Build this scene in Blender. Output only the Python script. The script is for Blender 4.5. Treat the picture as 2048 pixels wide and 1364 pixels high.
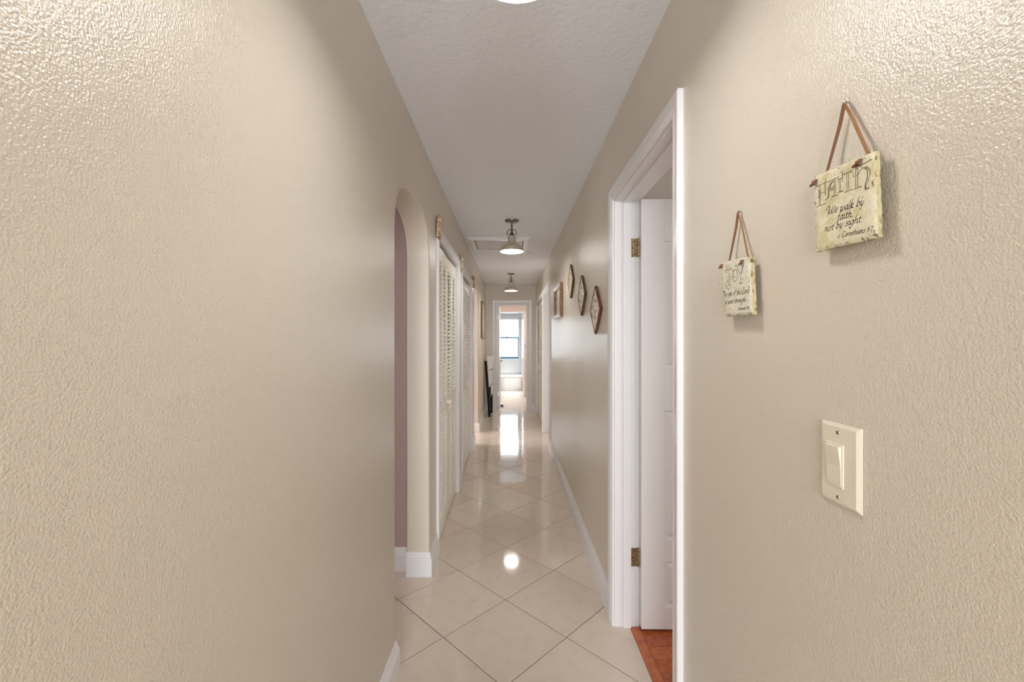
import bpy, bmesh, math, random
from mathutils import Vector, Matrix
random.seed(7)
for o in list(bpy.data.objects): bpy.data.objects.remove(o)
SC = bpy.context.scene
COL = SC.collection
R = math.radians

# ---------------------------------------------------------------- camera, light, exposure
F = 848.0; EYE = 1.38
cam = bpy.data.cameras.new('camera'); cam.sensor_width = 36; cam.lens = F/2048*36
cam.shift_x = 4/2048; cam.shift_y = -2/2048; cam.clip_start = 0.02
co = bpy.data.objects.new('camera', cam); COL.objects.link(co)
co.location = (0, 0, EYE); co.rotation_euler = (R(90), 0, 0); SC.camera = co

SC.view_settings.view_transform = 'Standard'; SC.view_settings.look = 'None'
SC.view_settings.gamma = 1; SC.view_settings.use_curve_mapping = False
SC.view_settings.exposure = 0.25
SC.cycles.use_denoising = True
SC.cycles.max_bounces = 12; SC.cycles.diffuse_bounces = 10; SC.cycles.glossy_bounces = 4
SC.cycles.caustics_reflective = False; SC.cycles.caustics_refractive = False
SC.cycles.sample_clamp_indirect = 10

w = bpy.data.worlds.new('daylight'); SC.world = w; w.use_nodes = True
w.node_tree.nodes['Background'].inputs['Color'].default_value = (0.86, 0.93, 1.0, 1)
w.node_tree.nodes['Background'].inputs['Strength'].default_value = 9.0

def area(name, loc, rot, sx, sy, power, col=(1, 1, 1)):
    l = bpy.data.lights.new(name, 'AREA'); l.shape = 'RECTANGLE'; l.size = sx; l.size_y = sy
    l.energy = power; l.color = col
    o = bpy.data.objects.new(name, l); COL.objects.link(o); o.location = loc; o.rotation_euler = rot
    return o
# daylight through the bathroom window, alcove and bedroom; other lamps are added, unseen fill
area('daylight_bath', (-0.09, 14.2, 3.6), (R(-52), 0, 0), 1.6, 1.6, 1100, (0.90, 0.95, 1.0))
area('fill_rear', (0, -4.9, 1.45), (R(90), 0, 0), 3.4, 2.0, 330, (0.93, 0.965, 1.0))  # added fill lamp behind the camera, no window modelled there
area('daylight_passage', (-2.55, 6.0, 1.4), (0, R(-90), 0), 1.3, 1.2, 48, (1.0, 0.98, 0.97))
area('fill_near_passage', (-2.9, 1.3, 1.4), (0, R(-90), 0), 1.2, 1.2, 14, (1.0, 0.95, 0.95))  # added fill lamp, brightens the middle of the hall through the near arch
area('daylight_bedroom', (2.4, -0.35, 1.5), (R(90), 0, R(20)), 1.2, 1.2, 20, (0.95, 0.97, 1.0))
area('fill_landing', (0.72, 9.3, 2.2), (0, R(20), 0), 0.4, 0.5, 16, (1.0, 0.95, 0.9))  # added lamp hidden beside the end doorway, brightens the landing and end wall

# ---------------------------------------------------------------- materials
def srgb(r, g, b):
    f = lambda c: (c/255/12.92) if c/255 <= .04045 else ((c/255+.055)/1.055)**2.4
    return (f(r), f(g), f(b), 1)
def new_mat(name, col, rough=.5, metal=0, spec=.5, bump=None, mottle=None, coat=0, emit=None):
    """bump = list of (scale, strength, distance, detail); mottle = (scale, colour2, lo, hi)"""
    m = bpy.data.materials.new(name); m.use_nodes = True
    nt = m.node_tree; p = nt.nodes['Principled BSDF']
    p.inputs['Base Color'].default_value = col; p.inputs['Roughness'].default_value = rough
    p.inputs['Metallic'].default_value = metal; p.inputs['Specular IOR Level'].default_value = spec
    p.inputs['Coat Weight'].default_value = coat; p.inputs['Coat Roughness'].default_value = .05
    tc = nt.nodes.new('ShaderNodeTexCoord')
    if mottle:
        for i, (sc, c2, lo, hi) in enumerate(mottle):
            n = nt.nodes.new('ShaderNodeTexNoise'); n.inputs['Scale'].default_value = sc; n.inputs['Detail'].default_value = 5
            r = nt.nodes.new('ShaderNodeMapRange'); r.inputs['From Min'].default_value = lo; r.inputs['From Max'].default_value = hi
            mx = nt.nodes.new('ShaderNodeMix'); mx.data_type = 'RGBA'
            nt.links.new(tc.outputs['Object'], n.inputs['Vector']); nt.links.new(n.outputs['Fac'], r.inputs['Value'])
            nt.links.new(r.outputs['Result'], mx.inputs['Factor'])
            if i == 0: mx.inputs['A'].default_value = col
            else: nt.links.new(prev, mx.inputs['A'])
            mx.inputs['B'].default_value = c2
            prev = mx.outputs['Result']
        nt.links.new(prev, p.inputs['Base Color'])
    prevn = None
    for (sc, st, di, de) in (bump or []):
        n = nt.nodes.new('ShaderNodeTexNoise'); n.inputs['Scale'].default_value = sc; n.inputs['Detail'].default_value = de
        n.inputs['Roughness'].default_value = .45
        b = nt.nodes.new('ShaderNodeBump'); b.inputs['Strength'].default_value = st; b.inputs['Distance'].default_value = di
        nt.links.new(tc.outputs['Object'], n.inputs['Vector']); nt.links.new(n.outputs['Fac'], b.inputs['Height'])
        if prevn: nt.links.new(prevn, b.inputs['Normal'])
        prevn = b.outputs['Normal']
    if prevn: nt.links.new(prevn, p.inputs['Normal'])
    if emit:
        p.inputs['Emission Color'].default_value = emit[0]; p.inputs['Emission Strength'].default_value = emit[1]
    return m
WALL = new_mat('beige_paint', srgb(211, 202, 188), .28, spec=.75, bump=[(310, .8, .0015, 2), (120, .25, .0012, 1)],
               mottle=[(1.3, srgb(207, 200, 188), .45, .7)])
PIER = new_mat('beige_paint_scuffed', srgb(216, 208, 194), .4, bump=[(170, .4, .002, 2)],
               mottle=[(6, srgb(186, 180, 168), .55, .7)])
MAUVE = new_mat('mauve_paint', srgb(176, 156, 150), .45, bump=[(150, .8, .003, 2)])
PINK = new_mat('pink_beige_paint', srgb(205, 186, 174), .5, bump=[(150, .4, .002, 2)])
CEIL = new_mat('ceiling_paint', srgb(234, 239, 248), .85, spec=.2, bump=[(45, .6, .004, 3), (140, .4, .002, 2)])
TRIM = new_mat('white_gloss_trim', srgb(224, 224, 226), .28, bump=[(40, .06, .001, 2)])
DOORW = new_mat('white_door_paint', srgb(224, 224, 224), .3, bump=[(90, .12, .0012, 4)])
LOUV = new_mat('cream_louver_paint', srgb(238, 234, 222), .35)
GROUT = new_mat('brown_grout', srgb(74, 56, 44), .8)
TILE = []
for k, (c1, c2) in enumerate([((214, 201, 186), (207, 193, 177)), ((211, 198, 183), (204, 190, 174)), ((217, 205, 191), (210, 197, 182))]):
    TILE.append(new_mat('polished_tile', srgb(*c1), .07, spec=.6,
        mottle=[(14, srgb(*c2), .45, .75), (160, srgb(226, 216, 202), .62, .72)], bump=[(3, .05, .002, 1)]))
WOOD = []
for c1, c2 in [((184, 102, 60), (158, 78, 42)), ((190, 110, 66), (166, 86, 48)), ((174, 94, 54), (148, 70, 38))]:
    m = new_mat('red_wood_plank', srgb(*c1), .3, mottle=[(30, srgb(*c2), .4, .65)]); WOOD.append(m)
ROOMFLOOR = new_mat('plain_floor', srgb(190, 175, 155), .5)
CLOSET = new_mat('closet_painted_shade', srgb(58, 52, 46), .9)  # shade inside the closets put into the colour, darkens the slat gaps
BRONZE = new_mat('brushed_bronze', srgb(120, 108, 98), .35, metal=.85)
SHADE = new_mat('shade_nickel', srgb(200, 190, 176), .3, metal=.6)
LAMP = new_mat('lamp_diffuser', (1, 1, 1, 1), .5, emit=((1.0, 0.98, 0.94, 1), 45))
BRASS = new_mat('brass_hinge', srgb(176, 156, 120), .35, metal=.8, mottle=[(220, srgb(88, 62, 40), .5, .62)])
STEEL = new_mat('steel', srgb(170, 170, 172), .3, metal=.9)
IVORY = new_mat('ivory_plastic', srgb(222, 215, 198), .28)
SLATE = new_mat('cream_stone', srgb(216, 209, 184), .75, bump=[(260, .5, .0012, 3)],
                mottle=[(45, srgb(200, 188, 148), .45, .65), (240, srgb(170, 160, 118), .6, .7)])
SLATE2 = new_mat('grey_cream_stone', srgb(212, 208, 192), .75, bump=[(260, .5, .0012, 3)],
                mottle=[(40, srgb(200, 190, 160), .5, .7), (240, srgb(160, 154, 130), .6, .7)])
SLATE_E = new_mat('stone_edge', srgb(186, 176, 136), .8, bump=[(160, .8, .002, 3)], mottle=[(80, srgb(104, 86, 44), .5, .62)])
INK = new_mat('black_ink', srgb(18, 18, 22), .9, spec=.1)
INKG = new_mat('grey_ink', srgb(150, 150, 138), .6)
LEATHER = new_mat('tan_leather', srgb(148, 106, 66), .6, bump=[(300, .3, .001, 3)])
LEATHERD = new_mat('dark_leather', srgb(112, 70, 42), .6)
FRAME = new_mat('brown_picture_frame', srgb(112, 76, 44), .4, mottle=[(50, srgb(80, 48, 26), .45, .6)])
FRAMEC = new_mat('chestnut_frame', srgb(132, 88, 50), .4, mottle=[(50, srgb(92, 56, 30), .45, .6)])
CANVAS = new_mat('gold_canvas', srgb(205, 188, 150), .6, mottle=[(9, srgb(170, 146, 100), .45, .6)])
PRINT = new_mat('foliage_print', srgb(226, 222, 212), .35,
                mottle=[(38, srgb(120, 118, 122), .52, .56), (70, srgb(60, 50, 50), .6, .63)])
PRINTC = new_mat('cream_print', srgb(226, 208, 178), .35, mottle=[(34, srgb(110, 86, 60), .58, .62)])
CARVE = new_mat('cream_carving', srgb(200, 184, 156), .6, mottle=[(60, srgb(150, 118, 80), .45, .62)], bump=[(120, .8, .004, 3)])
CARVE2 = new_mat('pale_carving', srgb(214, 206, 182), .6, mottle=[(60, srgb(160, 140, 96), .48, .66)], bump=[(120, .8, .004, 3)])
BLACK = new_mat('black_metal', srgb(18, 18, 20), .6, spec=.2)
GREYP = new_mat('pale_tread', srgb(240, 238, 236), .5)
TUB = new_mat('white_enamel', srgb(244, 244, 240), .12)
BTILE = new_mat('bath_tile', srgb(196, 194, 192), .3)
BLUE = new_mat('blue_window_paint', srgb(24, 96, 128), .4)
RUBBER = new_mat('dark_rubber', srgb(40, 36, 34), .7)
GLASS = bpy.data.materials.new('window_glass'); GLASS.use_nodes = True
nt = GLASS.node_tree; nt.nodes.clear()
o_ = nt.nodes.new('ShaderNodeOutputMaterial'); mx = nt.nodes.new('ShaderNodeMixShader'); tr = nt.nodes.new('ShaderNodeBsdfTransparent'); gl = nt.nodes.new('ShaderNodeBsdfGlossy')
gl.inputs['Roughness'].default_value = .05; mx.inputs[0].default_value = .06
nt.links.new(tr.outputs[0], mx.inputs[1]); nt.links.new(gl.outputs[0], mx.inputs[2]); nt.links.new(mx.outputs[0], o_.inputs[0])

# ---------------------------------------------------------------- helpers
class MB:
    def __init__(s): s.v = []; s.f = []
    def add(s, vs, fs):
        n = len(s.v); s.v += [Vector(v) for v in vs]; s.f += [tuple(i+n for i in f) for f in fs]; return s
    def box(s, x0, x1, y0, y1, z0, z1, M=None):
        vs = [(x, y, z) for z in (z0, z1) for y in (y0, y1) for x in (x0, x1)]
        if M is not None: vs = [M @ Vector(v) for v in vs]
        return s.add(vs, [(0, 2, 3, 1), (4, 5, 7, 6), (0, 1, 5, 4), (2, 6, 7, 3), (0, 4, 6, 2), (1, 3, 7, 5)])
    def lathe(s, prof, c=(0, 0, 0), n=32, M=None):
        vs = []; fs = []
        for (r, z) in prof:
            for i in range(n):
                a = 2*math.pi*i/n; v = Vector((r*math.cos(a), r*math.sin(a), z))
                if M is not None: v = M @ v
                vs.append(v+Vector(c))
        for k in range(len(prof)-1):
            for i in range(n):
                j = (i+1) % n; fs.append((k*n+i, k*n+j, (k+1)*n+j, (k+1)*n+i))
        if prof[0][0] > 1e-6: fs.append(tuple(range(n-1, -1, -1)))
        if prof[-1][0] > 1e-6: fs.append(tuple((len(prof)-1)*n+i for i in range(n)))
        return s.add(vs, fs)
    def tube(s, pts, r, n=10):
        pts = [Vector(p) for p in pts]; vs = []; fs = []
        up = Vector((0, 0, 1))
        for i, p in enumerate(pts):
            t = (pts[min(i+1, len(pts)-1)]-pts[max(i-1, 0)]).normalized()
            a = t.cross(up)
            if a.length < 1e-3: a = t.cross(Vector((0, 1, 0)))
            a.normalize(); b = t.cross(a).normalized()
            rr = r[i] if isinstance(r, (list, tuple)) else r
            for k in range(n):
                g = 2*math.pi*k/n; vs.append(p+a*math.cos(g)*rr+b*math.sin(g)*rr)
        for i in range(len(pts)-1):
            for k in range(n):
                j = (k+1) % n; fs.append((i*n+k, i*n+j, (i+1)*n+j, (i+1)*n+k))
        fs.append(tuple(range(n-1, -1, -1))); fs.append(tuple((len(pts)-1)*n+k for k in range(n)))
        return s.add(vs, fs)
    def strip(s, rows, close=False):
        """rows: list of equal-length lists of points, joined as quads"""
        n = len(rows[0]); vs = [p for r_ in rows for p in r_]; fs = []
        for i in range(len(rows)-1):
            for k in range(n if close else n-1):
                j = (k+1) % n; fs.append((i*n+k, i*n+j, (i+1)*n+j, (i+1)*n+k))
        if close: fs.append(tuple(range(n-1, -1, -1))); fs.append(tuple((len(rows)-1)*n+k for k in range(n)))
        return s.add(vs, fs)
    def obj(s, name, mat, parent=None, bevel=0, smooth=False, origin=None, seg=2, label=None, angle=40):
        me = bpy.data.meshes.new(name)
        o = bpy.data.objects.new(name, me); COL.objects.link(o)
        if parent is not None:
            base = world_loc(parent); loc = Vector((0, 0, 0))
            if origin is not None: loc = Vector(origin)-base; base = Vector(origin)
            o.parent = parent; o.location = loc
        else:
            if origin is None:
                xs = [v.x for v in s.v]; ys = [v.y for v in s.v]; zs = [v.z for v in s.v]
                origin = ((min(xs)+max(xs))/2, (min(ys)+max(ys))/2, min(zs))
            base = Vector(origin); o.location = base
        me.from_pydata([tuple(v-base) for v in s.v], [], s.f)
        bm = bmesh.new(); bm.from_mesh(me); bmesh.ops.recalc_face_normals(bm, faces=bm.faces)
        bm.to_mesh(me); bm.free()
        me.materials.append(mat)
        if smooth:
            for p in me.polygons: p.use_smooth = True
            me.set_sharp_from_angle(angle=R(angle))
        if bevel:
            b = o.modifiers.new('bevel', 'BEVEL'); b.width = bevel; b.segments = seg; b.limit_method = 'ANGLE'; b.angle_limit = R(35)
        if label: o['label'] = label
        return o
def world_loc(o):
    l = Vector((0, 0, 0))
    while o is not None: l = l+Vector(o.location); o = o.parent
    return l
def thing(name, loc, label=None, cat=None, group=None, kind=None):
    o = bpy.data.objects.new(name, None); COL.objects.link(o); o.location = loc; o.empty_display_size = .05
    tag(o, label, cat, group, kind); return o
def tag(o, label=None, cat=None, group=None, kind=None):
    if label: o['label'] = label
    if cat: o['category'] = cat
    if group: o['group'] = group
    if kind: o['kind'] = kind
    return o
def struct(o, label=None):
    o['kind'] = 'structure'
    if label: o['label'] = label
    return o

XL, XR, CZ, TL, TR = -.4716, .502, 2.44, .134, .12
YE = 8.24
def onleft(t, z, d): return (XL+d, t, z)
def onright(t, z, d): return (XR-d, t, z)
def onend(t, z, d): return (t, YE-d, z)

# ---------------------------------------------------------------- walls with openings
def arch_z(t, a, b, top, rise):
    c = (a+b)/2; h = (b-a)/2; u = min(1, abs(t-c)/h)
    return top-rise+rise*(1-u**2.5)**.4
def wall_with(name, fn, th, t0, t1, ztop, openings, mat, sharp_round=.012):
    """fn(t,z,d) maps to world; openings = (a,b,h) or (a,b,top,rise) for an arch"""
    cols = []                                          # (t, z_bottom_left_of, z_bottom_right_of)
    cur = t0; segs = []
    for op in openings:
        a, b = op[0], op[1]
        segs.append((cur, a, None)); segs.append((a, b, op)); cur = b
    segs.append((cur, t1, None))
    bm = bmesh.new(); cache = {}
    def V(t, z, d):
        k = (round(t, 5), round(z, 5), round(d, 5))
        if k not in cache: cache[k] = bm.verts.new(fn(t, z, d))
        return cache[k]
    round_edges = []
    def face(*vs):
        try: return bm.faces.new(vs)
        except ValueError: return None
    for (a, b, op) in segs:
        if op is None:
            ts = [a, b]; zs = [0, 0]
        elif len(op) == 3:
            ts = [a, b]; zs = [op[2]]*2
        else:
            n = 40; ts = [ (a+b)/2-(b-a)/2*math.cos(math.pi*i/n) for i in range(n+1)]
            zs = [arch_z(t, a, b, op[2], op[3]) for t in ts]
        for i in range(len(ts)-1):
            p, q = ts[i], ts[i+1]
            for d in (0, -th): face(V(p, zs[i], d), V(q, zs[i+1], d), V(q, ztop, d), V(p, ztop, d))
            face(V(p, zs[i], 0), V(q, zs[i+1], 0), V(q, zs[i+1], -th), V(p, zs[i], -th))
            face(V(p, ztop, 0), V(q, ztop, 0), V(q, ztop, -th), V(p, ztop, -th))
            if op is not None and len(op) == 4:
                for d in (0, -th): round_edges.append((V(p, zs[i], d), V(q, zs[i+1], d)))
        if op is not None:
            for t, z in ((a, zs[0]), (b, zs[-1])):
                face(V(t, 0, 0), V(t, z, 0), V(t, z, -th), V(t, 0, -th))
                if len(op) == 4:
                    for d in (0, -th): round_edges.append((V(t, 0, d), V(t, z, d)))
    for t in (t0, t1): face(V(t, 0, 0), V(t, ztop, 0), V(t, ztop, -th), V(t, 0, -th))
    # side columns of an opening need the full-height edge split at the opening's top
    bm.edges.ensure_lookup_table()
    for (a, b, op) in segs:
        if op is None: continue
        z = op[2] if len(op) == 3 else op[2]-op[3]
        for t in (a, b):
            for d in (0, -th):
                v0, v1, vm = V(t, 0, d), V(t, ztop, d), V(t, z, d)
                e = next((e for e in v0.link_edges if e.other_vert(v0) is v1), None)
                if e is not None:
                    for f in list(e.link_faces):
                        vs = list(f.verts); i = vs.index(v0); j = vs.index(v1)
                        new = []
                        for k, vv in enumerate(vs):
                            new.append(vv); nx = vs[(k+1) % len(vs)]
                            if {vv, nx} == {v0, v1}: new.append(vm)
                        bm.faces.remove(f); bm.faces.new(new)
    bmesh.ops.recalc_face_normals(bm, faces=bm.faces)
    if round_edges and sharp_round:
        es = []
        for p, q in round_edges:
            e = bm.edges.get((p, q))
            if e: es.append(e)
        bmesh.ops.bevel(bm, geom=list(set(es)), offset=sharp_round, segments=4, profile=.5, affect='EDGES', clamp_overlap=True)
    c = fn((t0+t1)/2, 0, -th/2)
    for v in bm.verts: v.co -= Vector(c)
    me = bpy.data.meshes.new(name); bm.to_mesh(me); bm.free(); me.materials.append(mat)
    for p in me.polygons: p.use_smooth = True
    me.set_sharp_from_angle(angle=R(30))
    o = bpy.data.objects.new(name, me); COL.objects.link(o); o.location = c
    return struct(o)
YB = -1.2
A1 = (1.742, 2.48, 2.09, .26); A2 = (5.61, 6.34, 2.08, .26)
C1 = (2.78, 3.84, 2.05); C2 = (4.16, 5.17, 2.05)
D1 = (1.285, 2.045, 2.053); D2 = (5.385, 6.36, 2.065); C3 = (6.45, 8.12, 2.065)
wall_with('wall_left', onleft, TL, YB, YE+.1, CZ, [A1, C1, C2, A2], WALL)
wall_with('wall_right', onright, TR, YB, YE+.1, CZ, [D1, D2, C3], WALL)
OE = (-.262, .343, 2.072)
wall_with('wall_end', onend, .1, XL, XR, CZ, [OE], WALL)
def slab(name, x0, x1, y0, y1, z0, z1, mat): return struct(MB().box(x0, x1, y0, y1, z0, z1).obj(name, mat))
slab('ceiling', XL-TL, XR+TR, YB, YE+.1, CZ, CZ+.1, CEIL)
def room(tagname, x0, x1, y0, y1, mat, sides='wens', th=.08, top=CZ, ceil=True, cm=None):
    if 'w' in sides: slab('wall_'+tagname+'_left', x0-th, x0, y0, y1, 0, top, mat)
    if 'e' in sides: slab('wall_'+tagname+'_right', x1, x1+th, y0, y1, 0, top, mat)
    if 's' in sides: slab('wall_'+tagname+'_near', x0-th, x1+(th if 'e' in sides else 0), y0-th, y0, 0, top, mat)
    if 'n' in sides: slab('wall_'+tagname+'_far', x0-th, x1+(th if 'e' in sides else 0), y1, y1+th, 0, top, mat)
    if ceil: slab('ceiling', x0-th, x1+(th if 'e' in sides else 0), y0-th, y1+th, top, top+.08, cm or CEIL)
XLB = XL-TL; XRB = XR+TR
room('passage', -3.0, XLB, .2, 2.54, MAUVE, 'wns')
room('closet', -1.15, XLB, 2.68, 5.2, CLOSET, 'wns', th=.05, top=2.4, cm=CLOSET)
room('alcove', -2.7, XLB, 5.35, 6.7, PINK, 'wns')
# room behind the camera
room('rear', -2.0, 2.0, -5.0, YB-.08, WALL, 'wes')
slab('wall_rear_far_left', -2.08, XL, YB-.08, YB, 0, CZ, WALL)
slab('wall_rear_far_right', XR, 2.08, YB-.08, YB, 0, CZ, WALL)
# bedroom behind the open door, right
room('bedroom', XRB, 3.4, -.6, 2.3, WALL, 'ens', cm=CEIL)
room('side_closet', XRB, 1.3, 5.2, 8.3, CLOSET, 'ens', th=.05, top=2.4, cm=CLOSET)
# landing beyond the end door, then the bathroom
room('landing', -1.0, .98, YE+.18, 10.33, PINK, 'we', cm=CEIL)
XB = .337
wall_with('wall_landing_far', lambda t, z, d: (t, 10.33-d, z), .1, -1.08, 1.06, CZ, [(-.45, XB, 2.054)], PINK)
slab('wall_bath_right', XB, XB+.08, 10.43, 12.55, 0, CZ, BTILE)
slab('wall_bath_left', -1.08, -1.0, 10.43, 12.55, 0, CZ, BTILE)
slab('ceiling', -1.08, XB+.08, 10.43, 12.6, CZ, CZ+.08, CEIL)
WX0, WX1, WZ0, WZ1 = -.45, .262, .815, 2.03
bw = MB(); bw.box(-1.0, WX0, 12.45, 12.55, 0, CZ); bw.box(WX1, XB, 12.45, 12.55, 0, CZ)
bw.box(WX0, WX1, 12.45, 12.55, 0, WZ0); bw.box(WX0, WX1, 12.45, 12.55, WZ1, CZ)
struct(bw.obj('wall_bath_far', BTILE))

# ---------------------------------------------------------------- floors
floor = struct(MB().box(-3.1, 3.5, -5.1, 12.6, -.06, -.004).obj('floor', GROUT))
D = .571; X0 = -.0235; Y0 = 2.255; G = .002
def clip(poly, axis, val, keep_less):
    out = []
    for i in range(len(poly)):
        a, b = poly[i], poly[(i+1) % len(poly)]
        ia = (a[axis] <= val) == keep_less; ib = (b[axis] <= val) == keep_less
        if ia: out.append(a)
        if ia != ib:
            t = (val-a[axis])/(b[axis]-a[axis]); out.append((a[0]+(b[0]-a[0])*t, a[1]+(b[1]-a[1])*t))
    return out
tile_n = 0
def tile(cx, cy, clipx=None, xmin=None):
    global tile_n
    h = D/2-G*math.sqrt(2)
    poly = [(cx-h, cy), (cx, cy-h), (cx+h, cy), (cx, cy+h)]
    if clipx is not None: poly = clip(poly, 0, clipx, True)
    if xmin is not None and poly: poly = clip(poly, 0, xmin, False)
    poly = clip(poly, 1, YB, False) if poly else poly
    if len(poly) < 3: return
    ar = abs(sum(poly[i][0]*poly[(i+1) % len(poly)][1]-poly[(i+1) % len(poly)][0]*poly[i][1] for i in range(len(poly))))/2
    if ar < .0008: return
    m = MB(); n = len(poly); a, b = random.gauss(0, .0012), random.gauss(0, .0012)
    z = lambda x, y: min(0, a*(x-cx)+b*(y-cy)-.0003)
    ch = []
    for (x, y) in poly:
        dx, dy = cx-x, cy-y; l = math.hypot(dx, dy) or 1; ch.append((x+dx/l*.0012, y+dy/l*.0012))
    m.add([(x, y, -.004) for x, y in poly]+[(x, y, z(x, y)-.0008) for x, y in poly]+[(x, y, z(x, y)) for x, y in ch],
          [tuple(range(n-1, -1, -1)), tuple(range(2*n, 3*n))]
          + [(i, (i+1) % n, n+(i+1) % n, n+i) for i in range(n)] + [(n+i, n+(i+1) % n, 2*n+(i+1) % n, 2*n+i) for i in range(n)])
    m.obj('tile', TILE[random.randrange(3)], floor, origin=(cx, cy, 0)); tile_n += 1
for i in range(-11, 6):
    for j in range(-16, 42):
        if (i+j) % 2 == 0: continue
        cx, cy = X0+i*D/2, Y0+j*D/2
        if cy < YB-.1 or cy > 12.3: continue
        if cx+D/2 < XLB and not (.3 < cy < 2.9 or 5.3 < cy < 6.9 or cy > 8.2): continue
        if cx < (-2.6 if .3 < cy < 2.9 else -1.3) or cx > 1.25: continue
        if cy > 8.35:
            tile(cx, cy, .98, -1.0) if cx < .98+D/2 else None
        else: tile(cx, cy, .575)
# wooden bedroom floor: border board and planks
bm_ = MB().box(.576, .622, 1.292, 2.038, -.003, .0005); bm_.obj('border_board', WOOD[1], floor, bevel=.001)
y = -.6
MBp = MB
k = 0
while y < 2.3:
    y1 = min(y+.0745, 2.299)
    xs = XRB+.001
    cuts = [xs, xs+.5+random.random()*.5, xs+1.4+random.random()*.5, 3.4]
    for a, b in zip(cuts[:-1], cuts[1:]):
        MB().box(a, b-.0015, y, y1, -.0035, 0).obj('plank', WOOD[random.randrange(3)], floor, bevel=.001, origin=((a+b)/2, (y+y1)/2, 0))
    y += .076

# ---------------------------------------------------------------- mouldings
CAS = [(0, 0), (0, .009), (.004, .011), (.010, .011), (.014, .008), (.020, .0105), (.024, .0135), (.034, .0145), (.050, .017), (.056, .018), (.06, .016), (.06, 0)]
BAS = [(0, 0), (.016, 0), (.016, .098), (.013, .104), (.013, .112), (.009, .118), (.007, .132), (.004, .140), (0, .140)]
def casing(name, fn, a, b, h, w=.06, mat=None, d=1.0):
    k = w/.06; rows = []
    for path in range(4):
        row = []
        for s, dd in CAS:
            s *= k; dd *= d
            t, z = [(a-s, 0), (a-s, h+s), (b+s, h+s), (b+s, 0)][path]
            row.append(fn(t, z, dd))
        rows.append(row)
    return struct(MB().strip(rows, close=True).obj(name, mat or TRIM, smooth=True, angle=25))
def baseboard(name, pts, side=1, k=1.0):
    """pts plan polyline, profile offset to the left (side=1) of travel"""
    rows = []; n = len(pts)
    for i in range(n):
        p = Vector(pts[i]); dirs = []
        if i > 0: dirs.append((p-Vector(pts[i-1])).normalized())
        if i < n-1: dirs.append((Vector(pts[i+1])-p).normalized())
        ns = [Vector((-q.y, q.x))*side for q in dirs]
        m = ns[0] if len(ns) == 1 else (ns[0]+ns[1])/(1+ns[0].dot(ns[1]))
        rows.append([(p.x+m.x*d*k, p.y+m.y*d*k, z+.0005) for d, z in BAS])
    return struct(MB().strip(rows, close=True).obj(name, TRIM, smooth=True, angle=25))
e = .0005
casing('trim_1', onright, D1[0], D1[1], D1[2], .057)
casing('trim_2', onleft, C1[0], C1[1], C1[2])
casing('trim_3', onleft, C2[0], C2[1], C2[2])
casing('trim_4', onright, D2[0], D2[1], D2[2])
casing('trim_5', onright, C3[0], C3[1], C3[2], .058)
casing('trim_6', onend, OE[0], OE[1], OE[2], .08)
baseboard('baseboard_left', [(XL, YB), (XL, A1[0]), (XLB, A1[0])], -1)
baseboard('baseboard_left', [(XLB, A1[1]), (XL, A1[1]), (XL, C1[0]-.061)], -1)
baseboard('baseboard_left', [(XL, C1[1]+.061), (XL, C2[0]-.061)], -1)
baseboard('baseboard_left', [(XL, C2[1]+.061), (XL, A2[0]), (XLB, A2[0])], -1)
baseboard('baseboard_left', [(XLB, A2[1]), (XL, A2[1]), (XL, YE)], -1)
baseboard('baseboard_passage', [(-2.99, 2.54), (XLB-.001, 2.54)], -1)
baseboard('baseboard_alcove', [(-2.69, 6.7), (XLB-.001, 6.7)], -1)
baseboard('baseboard_end', [(OE[1]+.081, YE), (XR-.001, YE)], -1)
baseboard('baseboard_end', [(XL+.018, YE), (OE[0]-.081, YE)], -1)
baseboard('baseboard_right', [(XR, YE-.001), (XR, C3[1]+.06)], -1)
baseboard('baseboard_right', [(XR, D2[0]-.061), (XR, D1[1]+.058)], -1)
baseboard('baseboard_right', [(XR, D1[0]-.058), (XR, YB)], -1)
baseboard('baseboard_bedroom', [(XRB+.1, 2.3), (3.39, 2.3)], -1)

# jamb linings and stops
def lining(name, fn, a, b, h, th, t=.012, stop=(.04, .078), front=0.0):
    m = MB()
    def bx(t0, t1, z0, z1, d0, d1):
        P = [fn(t, z, d) for z in (z0, z1) for d in (d0, d1) for t in (t0, t1)]
        m.add(P, [(0, 2, 3, 1), (4, 5, 7, 6), (0, 1, 5, 4), (2, 6, 7, 3), (0, 4, 6, 2), (1, 3, 7, 5)])
    bx(a, a+t, 0, h, -th, -front); bx(b-t, b, 0, h, -th, -front); bx(a+t, b-t, h-t, h, -th, -front)
    if stop:
        s0, s1 = stop; q = .011
        bx(a+t, a+t+q, 0, h-t, -s1, -s0); bx(b-t-q, b-t, 0, h-t, -s1, -s0); bx(a+t+q, b-t-q, h-t-q, h-t, -s1, -s0)
    return struct(m.obj(name, TRIM, bevel=.0015))
lining('trim_7', onright, D1[0], D1[1], D1[2], TR, t=.006)
lining('trim_8', onleft, C1[0], C1[1], C1[2], TL, t=.006, stop=None)
lining('trim_9', onleft, C2[0], C2[1], C2[2], TL, t=.006, stop=None)
lining('trim_10', onright, D2[0], D2[1], D2[2], TR)
lining('trim_11', onright, C3[0], C3[1], C3[2], TR, stop=None)
lining('trim_12', onend, OE[0], OE[1], OE[2], .1, stop=(.05, .06))
# white lining around the bathroom doorway
lining('trim_13', lambda t, z, d: (t, 10.33-d, z), -.45, XB, 2.054, .1, t=.012, stop=None, front=-.006)
casing('trim_14', lambda t, z, d: (t, 10.33-d, z), -.45, XB, 2.054, .02)

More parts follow.
